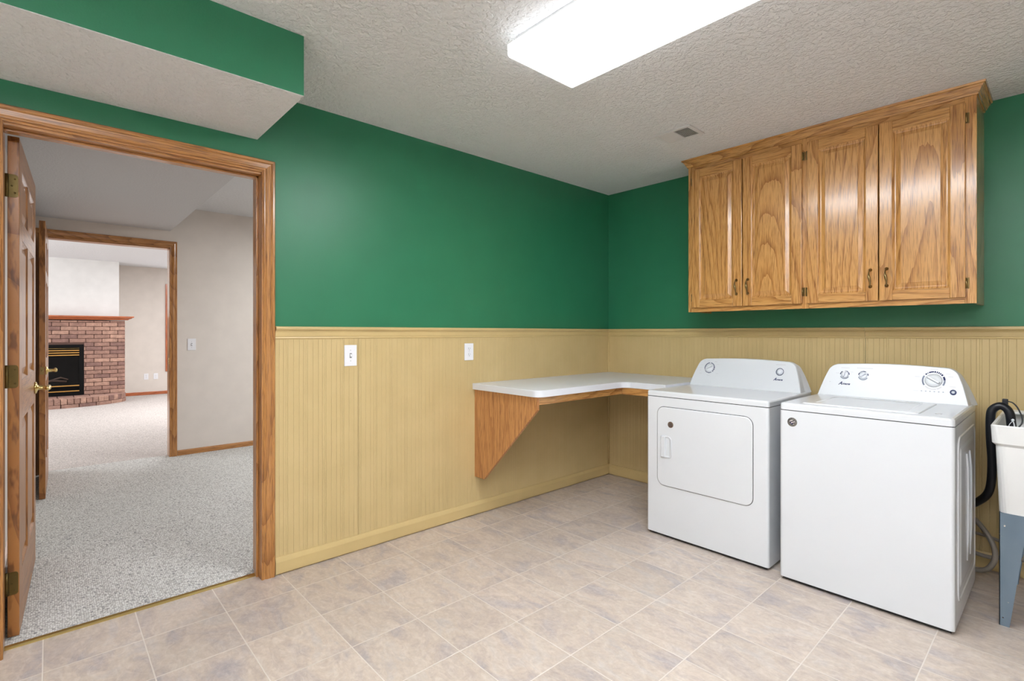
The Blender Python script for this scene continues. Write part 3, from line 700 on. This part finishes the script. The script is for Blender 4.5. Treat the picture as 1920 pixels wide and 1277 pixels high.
b.rings([sp(0, wx1-0.0005), sp(0.003, wx1+0.004), sp(0.010, wx1+0.004), sp(0.016, wx1+0.0008), sp(0.05, wx1+0.0008), sp(0.062, wx1+0.004), sp(0.072, wx1+0.005)], 'enamel', cap0=False)
for yy in (-0.60, -0.50): b.tube([(wx1+0.003, yy, 0.22), (wx1+0.006, yy+0.015, 0.35), (wx1+0.006, yy+0.02, 0.5), (wx1+0.006, yy+0.012, 0.62), (wx1+0.003, yy-0.02, 0.70)], 0.006, 'enamel', 8)
b.build('side_panel', r)
b = MB(); P0 = rrect(wx0, wx1, wy0, wy1, [0.018, 0.018, 0.006, 0.006], 5)
b.rings([[(x, y, 0.8558) for x, y in P0], [(x, y, 0.880) for x, y in P0], [(x, y, 0.887) for x, y in shr(P0, 0.003)], [(x, y, 0.8895) for x, y in shr(P0, 0.012)]], 'enamel')
b.build('top_panel', r)
b = MB()
def lr(e, z): return [(p[0], p[1], z) for p in rrect(1.835+e, 2.300-e, -0.872+e, -0.425-e, 0.02, 4)]
b.rings([lr(0, 0.889), lr(0.001, 0.8925), lr(0.005, 0.8945), lr(0.045, 0.8945), lr(0.052, 0.8915), lr(0.056, 0.8915)], 'enamel'); b.build('lid', r)
b = MB(); b.lathe([(0, 0), (0.012, 0), (0.011, 0.001), (0, 0.0012)], (2.355, -0.80, 0.8895), (0, 0, 1), 'faint', 20); b.build('lid_cap', r)
con = console(1.757, 2.411, r)
b = MB()
s1x, s2x, sz = 1.883, 1.971, 1.004
arcs(b, s1x, sz, 0.0195, 0.0235, [(2, 40), (46, 62), (66, 74), (84, 90), (126, 146), (150, 176)], 'navy'); arcs(b, s1x, sz, 0.0195, 0.0235, [(206, 334)], 'greyprint')
b.build('dial_markings', con); b = MB()
arcs(b, s2x, sz, 0.0205, 0.0245, [(2, 30), (62, 100), (104, 118), (122, 132), (138, 172)], 'navy'); arcs(b, s2x, sz, 0.0205, 0.0245, [(200, 330)], 'greyprint')
b.build('dial_markings', con); b = MB()
bx_, bz_ = 2.272, 0.998
arcs(b, bx_, bz_, 0.039, 0.047, [(4, 28), (36, 46), (50, 56), (60, 66), (70, 76), (80, 88)], 'navy'); arcs(b, bx_, bz_, 0.040, 0.046, [(90, 118), (122, 126), (130, 140)], 'navy')
arcs(b, bx_, bz_, 0.040, 0.047, [(150, 214), (-30, 2)], 'greyprint'); arcs(b, bx_, bz_, 0.040, 0.046, [(222, 286), (290, 318)], 'faint')
b.build('dial_markings', con); b = MB()
faint_marks(b, [(s1x, 1.042, 0.04, 0.003), (s2x+0.004, 1.044, 0.075, 0.003), (s1x-0.034, 1.012, 0.018, 0.002), (s1x+0.034, 1.02, 0.012, 0.002), (bx_, 1.054, 0.03, 0.003), (bx_-0.066, 1.014, 0.02, 0.003), (bx_+0.066, 1.02, 0.02, 0.003), (bx_+0.055, 1.034, 0.018, 0.002), (1.815, 0.962, 0.008, 0.003), (bx_+0.075, 0.972, 0.024, 0.003), (bx_-0.068, 0.944, 0.02, 0.002)])
for k in range(6):
    x = bx_-0.045+0.017*k; P = [(x-0.003, 0.9425), (x+0.003, 0.9425), (x+0.003, 0.9455), (x-0.003, 0.9455)]
    b.rings([[cp(p[0], p[1], -0.0002) for p in P], [cp(p[0], p[1], 0.0007) for p in P]], 'greyprint', cap0=False)
b.build('printed_text', con)
dial(con, s1x, sz, 0.0175, 80, 'ltblue'); dial(con, s2x, sz, 0.0185, 40, 'ltblue'); dial(con, bx_, bz_, 0.035, -32)
b = MB(); o = cp(2.350, 0.946)
b.lathe([(0, 0), (0.0115, 0), (0.0115, 0.002), (0.010, 0.003), (0.006, 0.003)], o, cn, 'greyprint', 24); b.lathe([(0, 0), (0.0055, 0), (0.0055, 0.0045), (0, 0.005)], o, cn, 'ltblue', 16)
arcs(b, 2.350, 0.946, 0.0085, 0.0125, [(0, 360)], 'navy', 0.0032)
b.build('start_button', con)
brand(con, 1.858, 0.949, 1.05)
# round badge on the washer front
b = MB(); bc = (1.809, 0.797); yb = wy0
b.lathe([(0, 0), (0.0225, 0), (0.0225, 0.0008), (0.021, 0.0013), (0, 0.0013)], (bc[0], yb, bc[1]), (0, -1, 0), 'badge', 36)
def bar(x0, z0, x1, z1, w_, m, h=0.0017):
    d = Vector((x1-x0, z1-z0)).normalized()*(w_/2); nx, nz = -d.y, d.x
    P = [(x0+nx, z0+nz), (x0-nx, z0-nz), (x1-nx, z1-nz), (x1+nx, z1+nz)]
    b.prism([(bc[0]+p[0], bc[1]+p[1]) for p in P], 'Y', yb-h, yb-0.001, m)
bar(-0.011, 0.004, 0.002, 0.010, 0.0032, 'badge_wh'); bar(-0.008, -0.001, 0.010, 0.007, 0.003, 'badge_dk'); bar(-0.005, -0.003, 0.012, 0.003, 0.003, 'badge_wh')
bar(-0.010, -0.001, 0.002, -0.011, 0.006, 'navy'); bar(0.000, -0.007, 0.012, -0.001, 0.0028, 'badge_dk')
b.lathe([(0, 0), (0.0022, 0), (0, 0.0004)], (bc[0]-0.004, yb-0.0018, bc[1]-0.005), (0, -1, 0), 'badge_wh', 5); b.lathe([(0, 0), (0.0022, 0), (0, 0.0004)], (bc[0]+0.005, yb-0.0016, bc[1]-0.010), (0, -1, 0), 'badge_wh', 5)
sk = b.build('badge', r); tag(sk, 'round silver badge with a striped emblem')
for k, ch in enumerate('AMERICA'):
    a = math.radians(178-26*k)
    def f(u, v, h, a=a):
        rr_ = 0.0152+v; th_ = a-PI/2; return Vector((bc[0]+0.0152*math.cos(a)+u*math.cos(th_)-v*math.sin(th_), yb-0.0014-h, bc[1]+0.0152*math.sin(a)+u*math.sin(th_)+v*math.cos(th_)))
    text_mesh(ch, 0.0075, 0, 'badge_dk', sk, lambda u, v, h: f(u-0.0022, v, h), bold=0.0002)

# ================================================================== UTILITY SINK, HOSES
r = thing('utility_sink', (2.80, -0.385, 0), 'white plastic utility sink on blue-grey tapered legs at the right edge', 'sink')
sx0, sx1, sy0, sy1 = 2.508, 3.10, -0.68, -0.09
def tr_(i, z, k=0.03): return [(p[0], p[1], z) for p in rrect(sx0+i, sx1-i, sy0+i, sy1-i, k, 5)]
b = MB()
b.rings([tr_(0.075, 0.470), tr_(0.024, 0.476, 0.035), tr_(0.014, 0.760), tr_(0.003, 0.772), tr_(0.0, 0.845, 0.022), tr_(0.003, 0.850, 0.02), tr_(0.012, 0.849, 0.02), tr_(0.016, 0.843, 0.02), tr_(0.022, 0.77), tr_(0.034, 0.50, 0.04), tr_(0.08, 0.482)], 'tub', smooth=False)
b.build('basin', r)
b = MB(); b.box(sx0+0.02, sx1-0.02, sy1-0.10, sy1-0.012, 0.846, 0.858, 'tub', 0.004); b.box(sx0+0.10, sx0+0.13, sy1-0.075, sy1-0.065, 0.8575, 0.8588, 'slot'); b.build('faucet_deck', r)
for ax_, bx2 in ((0, 0), (1, 0), (0, 1), (1, 1)):
    X0 = sx0+0.026 if ax_ == 0 else sx1-0.026; Y0 = sy0+0.022 if bx2 == 0 else sy1-0.022
    s_ = 1 if ax_ == 0 else -1; t_ = 1 if bx2 == 0 else -1; b = MB(); th = 0.003*t_
    P = [(X0, 0.0), (X0+s_*0.032, 0.0), (X0+s_*0.088, 0.478), (X0, 0.478)]
    b.prism(P, 'Y', Y0, Y0+th, 'leg')
    P = [(Y0, 0.0), (Y0+t_*0.032, 0.0), (Y0+t_*0.088, 0.478), (Y0, 0.478)]
    b.prism(P, 'X', X0, X0+s_*0.003, 'leg')
    b.lathe([(0, 0), (0.003, 0), (0.002, 0.001)], (X0+s_*0.012, Y0, 0.035), (0, -t_, 0), 'slot', 8)
    tag(b.build('leg', r), 'tapered blue-grey steel leg with chipped paint')
def smooth_path(pts, n=10):
    P = [Vector(p) for p in pts]; P = [P[0]*2-P[1]]+P+[P[-1]*2-P[-2]]; out = []
    for i in range(1, len(P)-2):
        for k in range(n):
            t = k/n; a, b_, c, d = P[i-1], P[i], P[i+1], P[i+2]
            out.append(0.5*((2*b_)+(c-a)*t+(2*a-5*b_+4*c-d)*t*t+(3*b_-a-3*c+d)*t**3))
    out.append(P[-2]); return out
r = thing('drain_hose', (2.48, -0.30, 0.3), 'black drain hose looping from behind the washer into the sink', 'hose')
b = MB(); b.tube(smooth_path([(2.36, -0.16, 0.34), (2.42, -0.18, 0.385), (2.468, -0.22, 0.46), (2.484, -0.28, 0.60), (2.482, -0.33, 0.76), (2.484, -0.345, 0.85), (2.494, -0.345, 0.882), (2.520, -0.345, 0.897), (2.546, -0.345, 0.872), (2.555, -0.345, 0.80), (2.560, -0.345, 0.70)], 8), 0.0175, 'rubber', 14); b.build('hose', r)
b = MB(); b.tube(smooth_path([(2.500, -0.375, 0.83), (2.525, -0.38, 0.80), (2.558, -0.375, 0.79), (2.590, -0.36, 0.83), (2.580, -0.34, 0.88), (2.560, -0.33, 0.912), (2.538, -0.325, 0.920)], 6), 0.003, 'rubber', 8)
b.box(2.522, 2.542, -0.335, -0.315, 0.898, 0.930, 'rubber', 0.003); b.build('cord', r)
b = MB(); b.tube(smooth_path([(2.566, -0.366, 0.80), (2.564, -0.366, 0.82), (2.560, -0.366, 0.836)], 4), 0.0025, 'whitegl', 8); b.tube(smooth_path([(2.560, -0.367, 0.835), (2.548, -0.367, 0.815), (2.543, -0.367, 0.785)], 4), 0.0015, 'whitegl', 6); b.lathe([(0, 0), (0.006, 0), (0.006, 0.004), (0, 0.005)], (2.560, -0.364, 0.838), (0, -1, 0), 'whitegl', 10)
tag(b.build('zip_tie', r), 'white zip tie')
lab = ['thick grey hose curling out from behind the washer near the floor', 'thin grey hose looping low behind the sink leg', 'grey hose lying along the floor by the back wall']
hp = [([(2.36, -0.10, 0.30), (2.42, -0.13, 0.27), (2.475, -0.18, 0.20), (2.488, -0.20, 0.13), (2.455, -0.19, 0.06), (2.38, -0.17, 0.035)], 0.012),
      ([(2.38, -0.07, 0.20), (2.46, -0.07, 0.19), (2.54, -0.08, 0.17), (2.62, -0.10, 0.15), (2.76, -0.08, 0.16), (2.92, -0.06, 0.22)], 0.008),
      ([(2.34, -0.12, 0.12), (2.46, -0.11, 0.10), (2.56, -0.12, 0.13), (2.66, -0.14, 0.11), (2.80, -0.11, 0.04), (2.95, -0.10, 0.02)], 0.010)]
for l_, (p_, rr_) in zip(lab, hp):
    b = MB(); b.tube(smooth_path(p_, 8), rr_, 'greyhose', 12); tag(b.build('grey_hose'), l_, 'hose', 'grey hoses behind the washer')

# ================================================================== FIREPLACE
r = thing('fireplace', (-8.9, -3.65, 0), 'brick fireplace with a black gas insert and reddish wood mantel', 'fireplace')
fxf = -8.90; yl, yr = -4.69, -2.614; bl, bh = 0.222, 0.0705
oy0, oy1, oz0, oz1 = -4.10, -3.196, 0.155, 1.036
b = MB()
b.box(-9.048, fxf-0.012, yl+0.006, oy0-0.001, 0.15, 1.46, 'mortar'); b.box(-9.048, fxf-0.012, oy1+0.001, yr-0.006, 0.15, 1.46, 'mortar'); b.box(-9.048, fxf-0.012, oy0-0.001, oy1+0.001, oz1, 1.46, 'mortar')
row = 0; z = 0.152
while z < 1.44:
    y = yr - (0 if row % 2 == 0 else bl/2); seg = [(yr, yr-bl/2)] if row % 2 else []
    yy = y
    while yy > yl+0.02:
        seg.append((yy, max(yl, yy-bl))); yy -= bl
    for a, c in seg:
        parts = [(a, c)]
        if z+bh > oz0 and z < oz1-0.02:
            parts = []
            if a > oy1: parts.append((a, max(c, oy1)))
            if c < oy0: parts.append((min(a, oy0), c))
        for a2, c2 in parts:
            if a2-c2 < 0.025: continue
            j = random.uniform(-0.006, 0.006)
            b.box(-9.03, fxf+j, c2+0.004, a2-0.004, z+0.004, min(z+bh-0.004, 1.452), random.choice(['brick1', 'brick2', 'brick3', 'brick1']), 0.006, 1)
    z += bh; row += 1
b.build('brick_surround', r)
# bowed hearth: a stretcher course under a soldier course
def hx_(y, k=0.0): 
    u = (y+3.65)/1.03; return fxf + max(0.03, (0.64+k)*math.sqrt(max(0.0, 1-u*u)))
b = MB(); N = 48
th_ = [PI*k/N for k in range(N+1)]
core = [(fxf+0.0+0.62*math.sin(t), -3.65+1.02*math.cos(t)) for t in th_]
b.prism(core, 'Z', 0.0, 0.142, 'mortar')
b.box(-9.04, fxf, yl, yr, 0.0, 0.142, 'mortar')
def seg_brick(t0, t1, z0, z1, ro, ri, g):
    P = []
    for t in (t0+g, (t0+t1)/2, t1-g): P.append((fxf+ro*math.sin(t), -3.65+(ro+0.40)*math.cos(t)))
    for t in (t1-g, (t0+t1)/2, t0+g): P.append((fxf+ri*math.sin(t), -3.65+(ri+0.40)*math.cos(t)))
    b.prism(P, 'Z', z0, z1, random.choice(['brick1', 'brick2', 'brick3', 'brick1']), 0.004)
# arc-length spacing
def steps(L):
    res = [0.02]; t = 0.02
    while t < PI-0.02:
        ds = math.hypot(0.64*math.cos(t), 1.04*math.sin(t)); t += L/ds; res.append(min(t, PI-0.01))
    return res
st = steps(0.083)
for t0, t1 in zip(st, st[1:]): seg_brick(t0, t1, 0.070, 0.157, 0.64+random.uniform(-.004, .004), 0.42, 0.004)
st = steps(0.225)
for t0, t1 in zip(st, st[1:]): seg_brick(t0, t1, 0.004, 0.064, 0.645, 0.5, 0.006)
for i in range(9):
    for jx in range(3):
        y0 = yl+0.1+i*0.21
        if fxf+0.07+jx*0.11 < hx_(y0+0.1)-0.2: b.box(fxf+0.01+jx*0.11, fxf+0.112+jx*0.11, y0, y0+0.2, 0.14, 0.153, random.choice(['brick1', 'brick3']), 0.003, 1)
b.build('hearth', r)
b = MB(); mp = [(-9.02, 1.470), (fxf+0.03, 1.470), (fxf+0.045, 1.485), (fxf+0.075, 1.496), (fxf+0.088, 1.510), (fxf+0.11, 1.516), (fxf+0.11, 1.536), (-9.02, 1.536)]
def mr(y, k): return [(x, y + (k*max(0, x-(fxf+0.03))), z) for x, z in mp]
b.rings([mr(-4.72, -1.0), mr(-2.575, 1.0)], 'mantelY'); b.build('mantel', r)
# insert
b = MB(); gx = fxf-0.004
b.box(gx-0.03, gx, oy0, oy0+0.085, oz0, oz1, 'black'); b.box(gx-0.03, gx, oy1-0.060, oy1, oz0, oz1, 'black')
b.box(gx-0.03, gx-0.001, oy0+0.085, oy1-0.060, oz1-0.05, oz1, 'black'); b.box(gx-0.03, gx-0.001, oy0+0.085, oy1-0.060, oz0, oz0+0.06, 'black'); b.box(gx-0.03, gx-0.001, oy0+0.085, oy1-0.060, 0.29, 0.335, 'black')
b.box(gx-0.10, gx-0.03, oy0, oy1, oz0, oz1, 'black')
ins = b.build('firebox_insert', r)
b = MB(); b.box(gx-0.022, gx-0.020, oy0+0.085, oy1-0.06, 0.335, 0.84, 'soot'); b.build('glass', ins)
for z0 in (0.845, 0.885, 0.925):
    b = MB(); b.box(gx-0.012, gx+0.006, oy0+0.085, oy1-0.060, z0, z0+0.017, 'goldbar', 0.003); tag(b.build('louvre', ins), 'gold louvre bar')
for z0 in (0.222, 0.315):
    b = MB(); b.box(gx-0.004, gx+0.010, oy0+0.085, oy1-0.060, z0, z0+0.017, 'goldbar', 0.003); tag(b.build('louvre', ins), 'gold louvre bar')
b = MB(); b.box(gx-0.01, gx+0.002, oy0+0.085, oy1-0.06, 0.962, 0.975, 'abrass', 0.002); b.build('louvre', ins)
b = MB(); b.tube([(gx-0.014, -3.85, 0.40), (gx-0.014, -3.6, 0.42), (gx-0.014, -3.42, 0.40)], 0.02, 'log', 8, radii=[0.016, 0.018, 0.014]); b.tube([(gx-0.012, -3.62, 0.43), (gx-0.012, -3.5, 0.47), (gx-0.012, -3.4, 0.43)], 0.02, 'log', 8, radii=[0.012, 0.016, 0.01])
b.build('ceramic_logs', ins)

# tidy helper properties
for o in bpy.data.objects:
    if 'org_' in o: del o['org_']
    if o.type == 'MESH' and o.parent is None and 'category' not in o: print('UNTAGGED', o.name)
